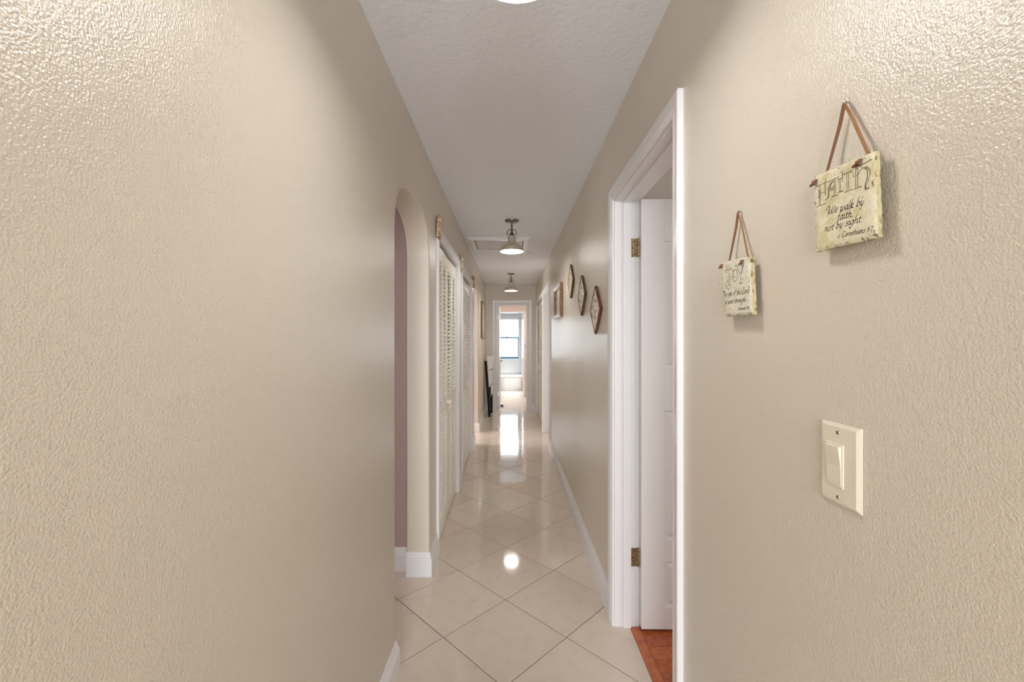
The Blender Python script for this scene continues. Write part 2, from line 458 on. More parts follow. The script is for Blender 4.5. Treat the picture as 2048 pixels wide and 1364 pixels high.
# ---------------------------------------------------------------- panel doors
def panel_door(root, M, wd, ht, rows, hinge_side_stile=.11, mid=.1, label=None):
    """leaf in local x 0..wd, y 0..-0.035, z; M maps local to world"""
    T = .035
    leaf = MB().box(0, wd, -T+.011, -.011, 0, ht, M)
    xs = [(0, .11), (wd/2-mid/2, wd/2+mid/2), (wd-.11, wd)]
    for a, b in xs: leaf.box(a, b, -T, 0, 0, ht, M)
    zc = [0]+[z for r in rows for z in r]+[ht]
    cols = [(.11, wd/2-mid/2), (wd/2+mid/2, wd-.11)]
    for i in range(0, len(zc), 2):
        for a, b in cols: leaf.box(a, b, -T, 0, zc[i], zc[i+1], M)
    lf = leaf.obj('door_leaf', DOORW, root, bevel=.0015)
    for (z0, z1) in rows:
        for a, b in cols:
            m = MB()
            for sgn, y0 in ((1, -.0110), (-1, -T+.0110)):
                o1, o2 = .012, .034
                P = [(a+o1, y0, z0+o1), (b-o1, y0, z0+o1), (b-o1, y0, z1-o1), (a+o1, y0, z1-o1),
                     (a+o2, y0+sgn*.008, z0+o2), (b-o2, y0+sgn*.008, z0+o2), (b-o2, y0+sgn*.008, z1-o2), (a+o2, y0+sgn*.008, z1-o2)]
                m.add([M @ Vector(p) for p in P], [(4, 5, 6, 7), (0, 1, 5, 4), (1, 2, 6, 5), (2, 3, 7, 6), (3, 0, 4, 7), (3, 2, 1, 0)])
            m.obj('door_panel', DOORW, lf)
    return lf
def hinge(parent, c, half=.044, axis='x', name='hinge', mat=None):
    """c: pin centre; leaf plate runs from the pin towards -x (on the jamb)"""
    m = MB(); x, y, z = c
    m.box(x-.036, x-.002, y-.0015, y+.0005, z-half, z+half)
    for k in range(5):
        z0 = z-half+k*half*2/5
        m.lathe([(.0045, z0+.0006), (.0045, z0+half*2/5-.0006)], (x, y-.004, 0), 12)
    m.lathe([(0, z+half+.005), (.004, z+half+.002), (.004, z+half)], (x, y-.004, 0), 12)
    o = m.obj(name, mat or BRASS, parent, smooth=True)
    s = MB()
    for dz, dx in ((.03, .014), (0, .024), (-.03, .014)):
        s.lathe([(.0032, 0), (.0028, .0012), (0, .0013)], (x-dx-.004, y-.0015, z+dz), 10, Matrix.Rotation(R(90), 4, 'X'))
    s.obj('screw', RUBBER, o, smooth=True)
    return o
ROWS = [(.105, .32), (.422, 1.032), (1.233, 1.831)]
d1 = thing('door_1', (.62, 2.02, 0), 'white six-panel door standing open into the room on the right', kind='structure')
ang = R(-1.0)
M1 = Matrix.Translation((.621, 2.036, .015)) @ Matrix.Rotation(ang, 4, 'Z')
lf1 = panel_door(d1, M1, .74, 2.03, ROWS)
hinge(d1, (.6165, 2.039, 1.823)); hinge(d1, (.6165, 2.039, .336))
kb = MB()
for s in (1, -1):
    Mx = M1 @ Matrix.Translation((.68, 0 if s > 0 else -.035, .95)) @ Matrix.Rotation(R(-90*s), 4, 'X')
    kb.lathe([(.03, 0), (.03, .005), (.012, .008), (.011, .03), (.026, .04), (.028, .052), (.02, .062), (0, .065)], (0, 0, 0), 24, Mx)
kb.obj('door_knob', BRASS, lf1, smooth=True)
# door leaf open beyond the end wall
d2 = thing('door_2', (-.235, 8.75, 0), 'white door open against the left past the end doorway', kind='structure')
M2 = Matrix.Translation((-.248, 8.345, .015)) @ Matrix.Rotation(R(88.5), 4, 'Z')
lf2 = panel_door(d2, M2, .6, 2.03, ROWS)
hg = MB()
for zz in (1.83, .33):
    hg = MB().box(-.2485, -.222, 8.3435, 8.3455, zz-.045, zz+.045); hg.lathe([(.006, zz-.045), (.006, zz+.045)], (-.242, 8.338, 0), 12)
    hg.obj('hinge', STEEL, d2, smooth=True)
lv = MB(); cx, cy, cz = -.213, 8.885, .94
lv.lathe([(.026, 0), (.026, .008), (.01, .01), (.01, .045)], (cx, cy, cz), 20, Matrix.Rotation(R(90), 4, 'Y'))
lv.tube([(cx+.042, cy+.005, cz), (cx+.045, cy-.03, cz), (cx+.043, cy-.07, cz+.002), (cx+.04, cy-.1, cz)], [.009, .008, .007, .006])
lv.obj('door_handle', BLACK, lf2, smooth=True, label='dark lever handle')
# plain door closed deep in the far right doorway
d3 = thing('door_3', (XRB, (D2[0]+D2[1])/2, 0), 'white door shut inside the far right doorway, before the right closet', kind='structure')
M3 = Matrix.Translation((XRB-.003, D2[0]+.014, .012)) @ Matrix.Rotation(R(90), 4, 'Z')
lf3 = panel_door(d3, M3, D2[1]-D2[0]-.028, 2.035, ROWS)
kb = MB().lathe([(.03, 0), (.03, .005), (.012, .008), (.011, .03), (.026, .04), (.028, .052), (.02, .062), (0, .065)], (XRB-.038+.035, D2[0]+.08, .95), 20, Matrix.Rotation(R(-90), 4, 'Y'))
kb.obj('door_knob', STEEL, lf3, smooth=True)

# ---------------------------------------------------------------- louvred bifold doors
def slat_mesh(length):
    m = MB(); M = Matrix.Rotation(R(38), 4, 'X'); m.box(-length/2, length/2, -.0145, .0145, -.0028, .0028, M)
    me = bpy.data.meshes.new('slat'); me.from_pydata([tuple(v) for v in m.v], [], m.f); me.materials.append(LOUV); me.update()
    return me
def louver_leaf(root, base, ang, wd, ht, single, knob_x=None, flip=1):
    """base world point of the leaf's start; leaf local x along, local -y is the hall side"""
    T = .026
    o = bpy.data.objects.new('door_leaf', None)
    m = MB(); st = .034
    for a, b in ((0, st), (wd-st, wd)): m.box(a, b, -T/2, T/2, 0, ht)
    for z0, z1 in ((0, .085), (.84, .925), (ht-.095, ht)): m.box(st, wd-st, -T/2, T/2, z0, z1)
    leaf = m.obj('door_leaf', LOUV, root, origin=(0, 0, 0), bevel=.0015)
    # built about the world origin: move it to its place
    leaf.location = Vector(base)-Vector(root.location); leaf.rotation_euler = (0, 0, ang)
    bpy.data.objects.remove(o)
    me = slat_mesh(wd-2*st+.004); bands = [(.085, .84), (.925, ht-.095)]
    if single:
        for z0, z1 in bands:
            n = int((z1-z0)/.0302); sp = (z1-z0)/n
            for k in range(n):
                s = bpy.data.objects.new('slat', me); COL.objects.link(s); s.parent = leaf
                s.location = (wd/2, 0, z0+(k+.5)*sp)
    else:
        m = MB(); M = Matrix.Rotation(R(38), 4, 'X')
        for z0, z1 in bands:
            n = int((z1-z0)/.0302); sp = (z1-z0)/n
            for k in range(n):
                m.box(st-.002, wd-st+.002, -.0145, .0145, -.0028, .0028, Matrix.Translation((0, 0, z0+(k+.5)*sp)) @ M)
        s = m.obj('slats', LOUV, None, origin=(0, 0, 0)); s.parent = leaf; s.location = (0, 0, 0); s['kind'] = 'stuff'
    if knob_x is not None:
        kn = MB().lathe([(.009, 0), (.008, .012), (.017, .022), (.019, .03), (.015, .038), (0, .041)], (0, 0, 0), 20, Matrix.Rotation(R(90), 4, 'X'))
        k = kn.obj('knob', LOUV, None, origin=(0, 0, 0), smooth=True); k.parent = leaf; k.location = (knob_x, -T/2, .885)
    return leaf
def bifold(name, side, a, b, xplane, folds, single, label, ht=2.01):
    root = thing(name, (xplane, (a+b)/2, 0), label, kind='structure')
    W = (b-a-.016)/4
    # left wall: local x runs along +Y?  hall side is local -y; for the left wall travel towards +Y puts local -y at +x
    t = a+.008 if side == 'left' else b-.008; sg = 1 if side == 'left' else -1
    base_ang = R(90) if side == 'left' else R(-90)
    x = xplane
    for i in range(4):
        f = folds[i]*sg
        an = base_ang+R(folds[i])
        louver_leaf(root, (x, t, .012), an, W-.002, ht, single, knob_x={1: W-.02, 2: .02}.get(i))
        x += W*math.cos(an); t += W*math.sin(an)
    return root
bifold('door_4', 'left', C1[0]+.006, C1[1]-.006, -.5045, [-2.2, 2.2, -.8, .8], True, 'cream louvred bifold closet door, nearest on the left wall')
bifold('door_5', 'left', C2[0]+.006, C2[1]-.006, -.5045, [-1.0, 1.0, -.5, .5], False, 'cream louvred bifold closet door, second on the left wall')
bifold('door_6', 'right', C3[0]+.012, C3[1]-.012, .537, [1.0, -1.0, 1, -1], False, 'white louvred bifold closet door at the far right of the hall', ht=2.03)

# ---------------------------------------------------------------- bathroom: window, tub, fittings
wn = thing('window_1', ((WX0+WX1)/2, 12.45, WZ0), 'double-hung window with blue lower sash, sunlit, above the bathtub', kind='structure')
fr = MB()
fr.box(WX0, WX1, 12.44, 12.5, WZ0, WZ0+.02); fr.box(WX0, WX1, 12.44, 12.5, WZ1-.03, WZ1)
fr.box(WX0, WX0+.02, 12.44, 12.5, WZ0, WZ1); fr.box(WX1-.012, WX1, 12.44, 12.5, WZ0, WZ1)
fr.obj('window_frame', TRIM, wn)
zm = 1.445
ls = MB(); a, b = WX0+.02, WX1-.012
ls.box(a, b, 12.46, 12.49, WZ0+.015, WZ0+.07); ls.box(a, b, 12.46, 12.49, zm-.022, zm+.026)
ls.box(a, a+.022, 12.46, 12.49, WZ0+.055, zm-.015); ls.box(b-.026, b, 12.46, 12.49, WZ0+.055, zm-.015)
lo = ls.obj('lower_sash', BLUE, wn, label='blue painted lower sash')
MB().box(a+.022, b-.018, 12.468, 12.482, 1.13, 1.158).obj('glazing_bar', new_mat('dark_bar', srgb(40, 60, 80), .4), lo)
lk = MB().box(-.12, -.06, 12.44, 12.47, zm+.022, zm+.034); lk.obj('sash_lock', BLUE, lo, bevel=.003)
us = MB(); us.box(a, b, 12.5, 12.52, WZ1-.06, WZ1-.03); us.box(a, a+.018, 12.5, 12.52, zm, WZ1-.03); us.box(b-.014, b, 12.5, 12.52, zm, WZ1-.03)
uo = us.obj('upper_sash', TRIM, wn)
MB().box(a+.018, b-.014, 12.502, 12.516, 1.75, 1.778).obj('glazing_bar', bpy.data.materials['dark_bar'], uo)
for z0, z1, yy in ((WZ0+.055, 1.135, 12.475), (1.153, zm-.015, 12.475), (zm+.022, 1.755, 12.509), (1.773, WZ1-.06, 12.509)):
    MB().box(a+.018, b-.014, yy-.0015, yy+.0015, z0, z1).obj('pane', GLASS, lo if yy < 12.5 else uo)

tub = thing('bathtub', (-.33, 12.07, 0), 'white bathtub under the window in the far bathroom', 'bathtub')
tx0, tx1, ty0, ty1, tz = -.995, XB-.004, 11.7, 12.445, .38
m = MB(); n = 48
def rr(cx, cy, hx, hy, p, k): 
    a = 2*math.pi*k/n; c, s_ = math.cos(a), math.sin(a)
    return (cx+hx*math.copysign(abs(c)**(2/p), c), cy+hy*math.copysign(abs(s_)**(2/p), s_))
tcx, tcy, thx, thy = (tx0+tx1)/2, (ty0+ty1)/2, (tx1-tx0)/2, (ty1-ty0)/2
rows = []
for hx, hy, z, p in ((thx, thy, 0, 60), (thx, thy, tz-.012, 60), (thx-.004, thy-.004, tz, 60), (thx-.09, thy-.07, tz, 6), (thx-.11, thy-.09, tz-.02, 5), (thx-.17, thy-.14, .12, 4), (thx-.26, thy-.2, .07, 3.5), (.02, .02, .06, 2)):
    rows.append([rr(tcx, tcy, hx, hy, p, k)+(z,) for k in range(n)])
m.strip(rows, close=True).obj('basin', TUB, tub, smooth=True, angle=50)
ap = MB().box(tx0+.06, tx1-.06, ty0-.006, ty0+.001, .05, tz-.05); ap.obj('apron_panel', TUB, tub, bevel=.004)
rim = MB().box(tx0, tx1, ty0-.012, ty0+.004, tz-.028, tz-.006); rim.obj('rim', TUB, tub, bevel=.004)
rod = thing('shower_rod', (-.33, 11.7, 1.97), 'thin dark shower curtain rod across the bathtub alcove', 'shower rod')
zr = 1.38+42*11.7/848
r_ = MB().tube([(-.998, 11.72, zr), (XB-.002, 11.72, zr)], .012); r_.obj('rod', STEEL, rod, smooth=True)
for xx in (-.994, XB-.006): MB().lathe([(.028, -.005), (.028, .004)], (xx, 11.72, zr), 20, Matrix.Rotation(R(90), 4, 'Y')).obj('flange', STEEL, rod, smooth=True)
vl = thing('shower_valve', (XB, 11.95, 1.22), 'small chrome shower valve on the bathroom right wall beside the window', 'shower valve')
MB().lathe([(.055, 0), (.05, .008), (.02, .012), (.02, .05), (0, .055)], (XB-.001, 11.95, 1.26), 24, Matrix.Rotation(R(-90), 4, 'Y')).obj('escutcheon', STEEL, vl, smooth=True)
MB().tube([(XB-.05, 11.95, 1.26), (XB-.055, 11.93, 1.31)], [.008, .006]).obj('lever', STEEL, vl, smooth=True)
sw2 = thing('light_switch', (.378, 10.33, 1.2), 'small switch plate on the pink wall strip beside the bathroom doorway', 'light switch')
MB().box(.345, .41, 10.323, 10.3295, 1.19, 1.29).obj('plate', STEEL, sw2, bevel=.002)
for xx in (.362, .393): MB().box(xx-.006, xx+.006, 10.313, 10.323, 1.225, 1.255).obj('toggle', RUBBER, sw2, bevel=.001)
# doorstop on the floor inside the end doorway
ds = MB(); ds.add([(-.215, 8.86, 0.001), (-.135, 8.84, 0.001), (-.215, 8.82, 0.001), (-.14, 8.80, 0.001), (-.215, 8.86, .012), (-.15, 8.84, .04), (-.215, 8.82, .012), (-.155, 8.80, .04)],
       [(0, 1, 3, 2), (4, 6, 7, 5), (0, 4, 5, 1), (2, 3, 7, 6), (0, 2, 6, 4), (1, 5, 7, 3)])
tag(ds.obj('door_stop', RUBBER, bevel=.002), 'dark rubber wedge on the floor at the foot of the end door', 'doorstop')

# ---------------------------------------------------------------- pendant lights
LX = .016
def pendant(y, label, near=True):
    t = thing('ceiling_light', (LX, y, CZ), label, 'ceiling light', 'three pendant lights along the hall ceiling')
    c = (LX, y, CZ); Z = lambda h: CZ-h
    def lat(name, prof, mat, par=t, n=40): return MB().lathe([(r, -h) for r, h in prof], c, n).obj(name, mat, par, smooth=True)
    lat('canopy', [(.0605, .0005), (.0605, .008), (.056, .014), (.030, .018), (.012, .022), (0, .023)], BRONZE)
    lat('stem', [(.0065, .018), (.0065, .04), (.010, .043), (.010, .05), (.0065, .053), (.0065, .074), (.012, .078), (.013, .086), (.009, .092), (.009, .104)], BRONZE)
    for s in (1, -1):
        p = [(LX+s*r, y, Z(h)) for r, h in ((.008, .086), (.018, .080), (.029, .084), (.037, .096), (.040, .110), (.0415, .121))]
        arm = MB().tube(p, .0032, 8); arm.lathe([(0, -.005), (.0052, -.002), (.0052, .002), (0, .005)], (LX+s*.0415, y, Z(.124)), 12)
        arm.obj('scroll_arm', BRONZE, t, smooth=True)
    lat('socket_cup', [(.009, .100), (.012, .108), (.021, .120), (.026, .134), (.030, .138), (.030, .142)], BRONZE)
    sh = lat('shade', [(.030, .138), (.0355, .141), (.0355, .178), (.039, .19), (.05, .206), (.068, .218), (.088, .229), (.1, .241), (.1035, .256), (.1035, .277),
                  (.1015, .277), (.1012, .257), (.098, .243), (.086, .2315), (.067, .221), (.049, .209), (.0375, .192), (.034, .18), (.033, .145), (.030, .1405)], SHADE, n=56)
    MB().lathe([(0, -.2735), (.06, -.2728), (.1008, -.2705), (.1008, -.2695), (.06, -.2705), (0, -.271)], c, 56).obj('diffuser', LAMP, t, smooth=True, label='glowing white lens')
    return t
pendant(.885, 'pendant light at the top edge of the view, nearest, only its glowing lens showing')
pendant(3.76, 'nickel barn-shade pendant light hanging in front of the attic hatch')
pendant(6.77, 'small farthest barn-shade pendant light hanging before the end wall')

# attic hatch
hx0, hx1, hy0, hy1 = -.4416, .209, 4.36, 4.99
h = thing('attic_hatch', ((hx0+hx1)/2, (hy0+hy1)/2, CZ), 'white framed attic hatch in the ceiling behind the nearer barn-shade pendant', 'hatch')
mm = MB()
for (dx, z0, z1) in ((0, CZ-.016, CZ-.0005), (.012, CZ-.028, CZ-.016),):
    wf = .065-2*dx
    a0, a1, b0, b1 = hx0+dx, hx1-dx, hy0+dx, hy1-dx
    mm.box(a0, a1, b0, b0+wf, z0, z1); mm.box(a0, a1, b1-wf, b1, z0, z1)
    mm.box(a0, a0+wf, b0+wf, b1-wf, z0, z1); mm.box(a1-wf, a1, b0+wf, b1-wf, z0, z1)
mm.obj('hatch_frame', TRIM, h, bevel=.003)
MB().box(hx0+.06, hx1-.06, hy0+.06, hy1-.06, CZ-.003, CZ-.0005).obj('gap_shade', RUBBER, h)  # dark sheet standing in for the shade around the panel
MB().box(hx0+.074, hx1-.074, hy0+.074, hy1-.09, CZ-.008, CZ-.003).obj('hatch_panel', new_mat('flat_white', srgb(222, 222, 230), .8), h)
la = MB().lathe([(0, .0), (.026, .003), (.034, .01), (.030, .018), (.0, .0195)], (.255, 5.13, CZ-.02), 24)  # turn latch beside the hatch: rounded body with a short arm
la.box(.2, .25, 5.1, 5.12, CZ-.012, CZ-.001)
tag(la.obj('turn_latch', TRIM, smooth=True), 'small white rounded bracket on the ceiling just past the attic hatch', 'latch')

# ---------------------------------------------------------------- switch plate, right wall near
sw = thing('light_switch', (XR, .6435, 1.13), 'large ivory rocker light switch on the near right wall below the stone plaques', 'light switch')
y0, y1, z0, z1 = .602, .679, 1.130, 1.2535
def frust(a0, a1, b0, b1, x0, x1, s):
    return ([(x0, a0, b0), (x0, a1, b0), (x0, a1, b1), (x0, a0, b1), (x1, a0+s, b0+s), (x1, a1-s, b0+s), (x1, a1-s, b1-s), (x1, a0+s, b1-s)],
            [(0, 1, 2, 3), (4, 7, 6, 5), (0, 4, 5, 1), (1, 5, 6, 2), (2, 6, 7, 3), (3, 7, 4, 0)])
m = MB(); m.add(*frust(y0, y1, z0, z1, XR-.0002, XR-.0025, .0)); m.add(*frust(y0, y1, z0, z1, XR-.0025, XR-.0062, .0055))
m.obj('wall_plate', IVORY, sw, bevel=.0012)
m = MB(); m.add(*frust(.6295, .6635, 1.157, 1.223, XR-.006, XR-.0078, .0006)); m.obj('rocker_bezel', IVORY, sw, bevel=.0004)
xa = XR-.0078; m = MB()
ry0, ry1, rz0, rz1, rm = .6320, .6612, 1.1595, 1.2205, 1.19
P = [(xa, ry0, rz0), (xa, ry1, rz0), (xa, ry1, rz1), (xa, ry0, rz1), (xa-.0008, ry0+.0006, rz0+.0006), (xa-.0008, ry1-.0006, rz0+.0006),
     (xa-.0014, ry1-.0006, rm), (xa-.0014, ry0+.0006, rm), (xa-.0052, ry1-.0006, rz1-.001), (xa-.0052, ry0+.0006, rz1-.001)]
m.add(P, [(0, 1, 2, 3), (4, 7, 6, 5), (7, 9, 8, 6), (0, 4, 5, 1), (3, 2, 8, 9), (0, 3, 9, 7, 4), (1, 5, 6, 8, 2)])
m.obj('rocker', IVORY, sw, bevel=.0005)
for z in (1.2400, 1.1425):
    s = MB().lathe([(.0028, 0), (.0025, .0009), (0, .0012)], (XR-.0062, .6410, z), 16, Matrix.Rotation(R(-90), 4, 'Y'))
    so = s.obj('screw', STEEL, sw, smooth=True)
    MB().box(XR-.0076, XR-.0073, .6406, .6414, z-.0022, z+.0022).obj('screw_slot', RUBBER, so)

# ---------------------------------------------------------------- lettering strokes
def P2(px, py, x): Y = x*F/(px-1020); return (Y, EYE+(680-py)*Y/F)
def cr(pts, n=6):
    if len(pts) < 3: return pts
    out = []
    q = [pts[0]]+pts+[pts[-1]]
    for i in range(1, len(q)-2):
        p0, p1, p2, p3 = q[i-1:i+3]
        for k in range(n):
            t = k/n; o = []
            for c in (0, 1):
                o.append(.5*(2*p1[c]+(p2[c]-p0[c])*t+(2*p0[c]-5*p1[c]+4*p2[c]-p3[c])*t*t+(3*p1[c]-p0[c]-3*p2[c]+p3[c])*t**3))
            out.append(tuple(o))
    out.append(pts[-1]); return out
def ribbon(m, pts, x, wn, wp=0.0, pen=R(40)):
    """pts (Y,z) on plane x; wn thin width, wp extra broad-nib width. Viewer's right is -Y."""
    pv = (-math.cos(pen)*wp/2, math.sin(pen)*wp/2)
    L, Rr = [], []
    for i, p in enumerate(pts):
        a = pts[max(i-1, 0)]; b = pts[min(i+1, len(pts)-1)]
        d = Vector((b[0]-a[0], b[1]-a[1]));
        if d.length < 1e-9: d = Vector((1, 0))
        d.normalize(); n = Vector((-d.y, d.x))
        s = 1 if n.x*pv[0]+n.y*pv[1] >= 0 else -1
        off = (n.x*wn/2+s*pv[0], n.y*wn/2+s*pv[1])
        L.append((x, p[0]+off[0], p[1]+off[1])); Rr.append((x, p[0]-off[0], p[1]-off[1]))
    rows = [[L[i], (x-.0002, pts[i][0], pts[i][1]), Rr[i]] for i in range(len(pts))]
    m.strip(rows)
def dot(m, p, x, r, n=8):
    m.add([(x-.0002, p[0], p[1])]+[(x, p[0]+r*math.cos(2*math.pi*k/n), p[1]+r*math.sin(2*math.pi*k/n)) for k in range(n)],
          [(0, 1+k, 1+(k+1) % n) for k in range(n)])
GL = {  # strokes on an x-height-1 grid, and the advance
 'a': (.80, [[(.58, .85), (.35, 1), (.08, .65), (.08, .2), (.28, 0), (.5, .3), (.6, .95), (.56, .25), (.66, 0), (.8, .12)]]),
 'b': (.78, [[(.35, 2.1), (.12, 1.7), (.1, .8), (.1, .2), (.3, 0), (.58, .3), (.55, .85), (.35, 1), (.12, .7)]]),
 'd': (.85, [[(.58, .85), (.35, 1), (.08, .65), (.08, .2), (.28, 0), (.5, .3), (.6, 1.4), (.45, 1.9), (.15, 1.95)], [(.6, 1.2), (.56, .2), (.68, 0), (.82, .12)]]),
 'e': (.68, [[(.1, .45), (.45, .6), (.5, .9), (.3, 1), (.08, .6), (.1, .15), (.3, 0), (.58, .2)]]),
 'f': (.55, [[(.65, 1.75), (.45, 1.95), (.28, 1.5), (.2, .5), (.1, -.5), (-.15, -.75)], [(.05, .95), (.5, 1.0)]]),
 'g': (.80, [[(.58, .85), (.35, 1), (.08, .65), (.1, .15), (.3, .05), (.52, .4), (.6, .95), (.55, -.2), (.3, -.8), (-.05, -.6), (.05, -.35)]]),
 'h': (.85, [[(.35, 2.1), (.14, 1.7), (.1, .9), (.08, 0)], [(.1, .5), (.35, .95), (.55, .8), (.55, .2), (.65, 0), (.85, .1)]]),
 'i': (.42, [[(.0, .85), (.15, 1), (.14, .3), (.22, 0), (.4, .12)], [(.18, 1.35), (.2, 1.45)]]),
 'j': (.42, [[(.0, .85), (.18, 1), (.16, .1), (.08, -.6), (-.2, -.75)], [(.2, 1.35), (.22, 1.45)]]),
 'k': (.80, [[(.4, 2.1), (.14, 1.6), (.1, .8), (.08, 0)], [(.1, .45), (.4, 1.0), (.5, .75), (.2, .5), (.45, .05), (.8, .0)]]),
 'l': (.42, [[(.3, 2.0), (.14, 1.5), (.12, .3), (.2, 0), (.38, .12)]]),
 'm': (1.2, [[(0, .85), (.14, 1), (.1, 0)], [(.1, .5), (.35, .98), (.48, .8), (.46, 0)], [(.48, .5), (.72, .98), (.86, .8), (.86, .2), (.95, 0), (1.1, .12)]]),
 'n': (.85, [[(-.05, .85), (.14, 1), (.1, 0)], [(.1, .5), (.36, .98), (.54, .8), (.54, .2), (.64, 0), (.8, .12)]]),
 'o': (.72, [[(.3, 1), (.08, .65), (.1, .12), (.3, 0), (.55, .35), (.52, .85), (.3, 1)]]),
 'r': (.60, [[(-.05, .85), (.14, 1), (.1, 0)], [(.1, .5), (.3, .95), (.52, .92)]]),
 's': (.60, [[(.5, .9), (.3, 1), (.14, .75), (.42, .35), (.3, .02), (0, .1)]]),
 't': (.55, [[(.22, 1.45), (.16, .3), (.28, 0), (.48, .12)], [(0, .95), (.5, 1.0)]]),
 'u': (.82, [[(0, .85), (.12, 1), (.1, .2), (.28, 0), (.5, .35), (.58, 1), (.54, .2), (.64, 0), (.8, .12)]]),
 'w': (1.05, [[(-.05, .85), (.12, 1), (.12, .2), (.28, 0), (.5, .4), (.5, .95), (.5, .2), (.65, 0), (.88, .4), (.88, .95)]]),
 'y': (.80, [[(0, .85), (.12, 1), (.12, .2), (.3, .02), (.52, .4)], [(.6, 1), (.5, .1), (.35, -.5), (.05, -.8)]]),
 'W': (1.75, [[(-.35, 1.0), (-.45, 1.5), (-.1, 1.85), (.2, 1.6), (.2, .6), (.0, -.3), (-.2, -.35)], [(.2, 1.6), (.3, .5), (.45, 0), (.85, .6), (.95, 1.7)], [(.9, 1.2), (1.0, .2), (1.15, 0), (1.5, .7), (1.5, 1.7)]]),
 'C': (1.15, [[(1.05, 1.6), (.8, 1.85), (.4, 1.6), (.08, .9), (.2, .15), (.55, -.02), (.95, .3)]]),
 'T': (1.1, [[(-.1, 1.3), (.0, 1.7), (.5, 1.75), (1.2, 1.9)], [(.6, 1.75), (.5, .9), (.35, .2), (.05, 0)]]),
 'L': (1.2, [[(.9, 1.9), (.6, 2.0), (.45, 1.4), (.3, .5), (.0, .0), (.2, .15), (.6, -.1), (1.05, .1)]]),
 'N': (1.3, [[(.0, 0), (.2, 1.0), (.3, 1.7)], [(.3, 1.7), (.5, .8), (.8, 0)], [(.8, 0), (.95, 1.0), (1.1, 1.8), (1.3, 1.85)]]),
 '1': (.5, [[(.1, 1.2), (.3, 1.5), (.25, 0)]]), '0': (.75, [[(.35, 1.5), (.08, 1.0), (.1, .3), (.3, 0), (.58, .5), (.58, 1.1), (.35, 1.5)]]),
 '2': (.8, [[(.1, .9), (.3, 1.1), (.5, .85), (.3, .4), (.0, 0), (.6, .02)]]),
 '5': (.7, [[(.55, 1.3), (.2, 1.3), (.12, .8), (.42, .75), (.45, .25), (.2, 0), (0, .05)]]),
 '7': (.7, [[(.05, 1.3), (.6, 1.3), (.35, .5), (.25, -.4)]]),
 '8': (.75, [[(.35, .8), (.12, 1.15), (.35, 1.5), (.55, 1.2), (.3, .75), (.08, .35), (.3, 0), (.58, .3), (.35, .8)]]),
 ':': (.35, [[(.12, .2), (.15, .28)], [(.16, .8), (.19, .88)]]), '.': (.4, [[(.1, .0), (.16, .1)]]), ',': (.4, [[(.14, .12), (.1, -.15), (.02, -.25)]]),
 ' ': (.5, []),
}
def write(m, text, A, B, xh, x, wn, wp):
    """A,B baseline ends (Y,z); the text is stretched to fit between them"""
    tot = sum(GL[c][0] for c in text); d = ((B[0]-A[0])/tot, (B[1]-A[1])/tot); pos = 0
    for c in text:
        adv, st = GL[c]
        for s in st:
            pts = [(A[0]+d[0]*(pos+u+.22*v), A[1]+d[1]*(pos+u+.22*v)+xh*v) for u, v in s]
            ribbon(m, cr(pts, 5), x, wn, wp)
        pos += adv

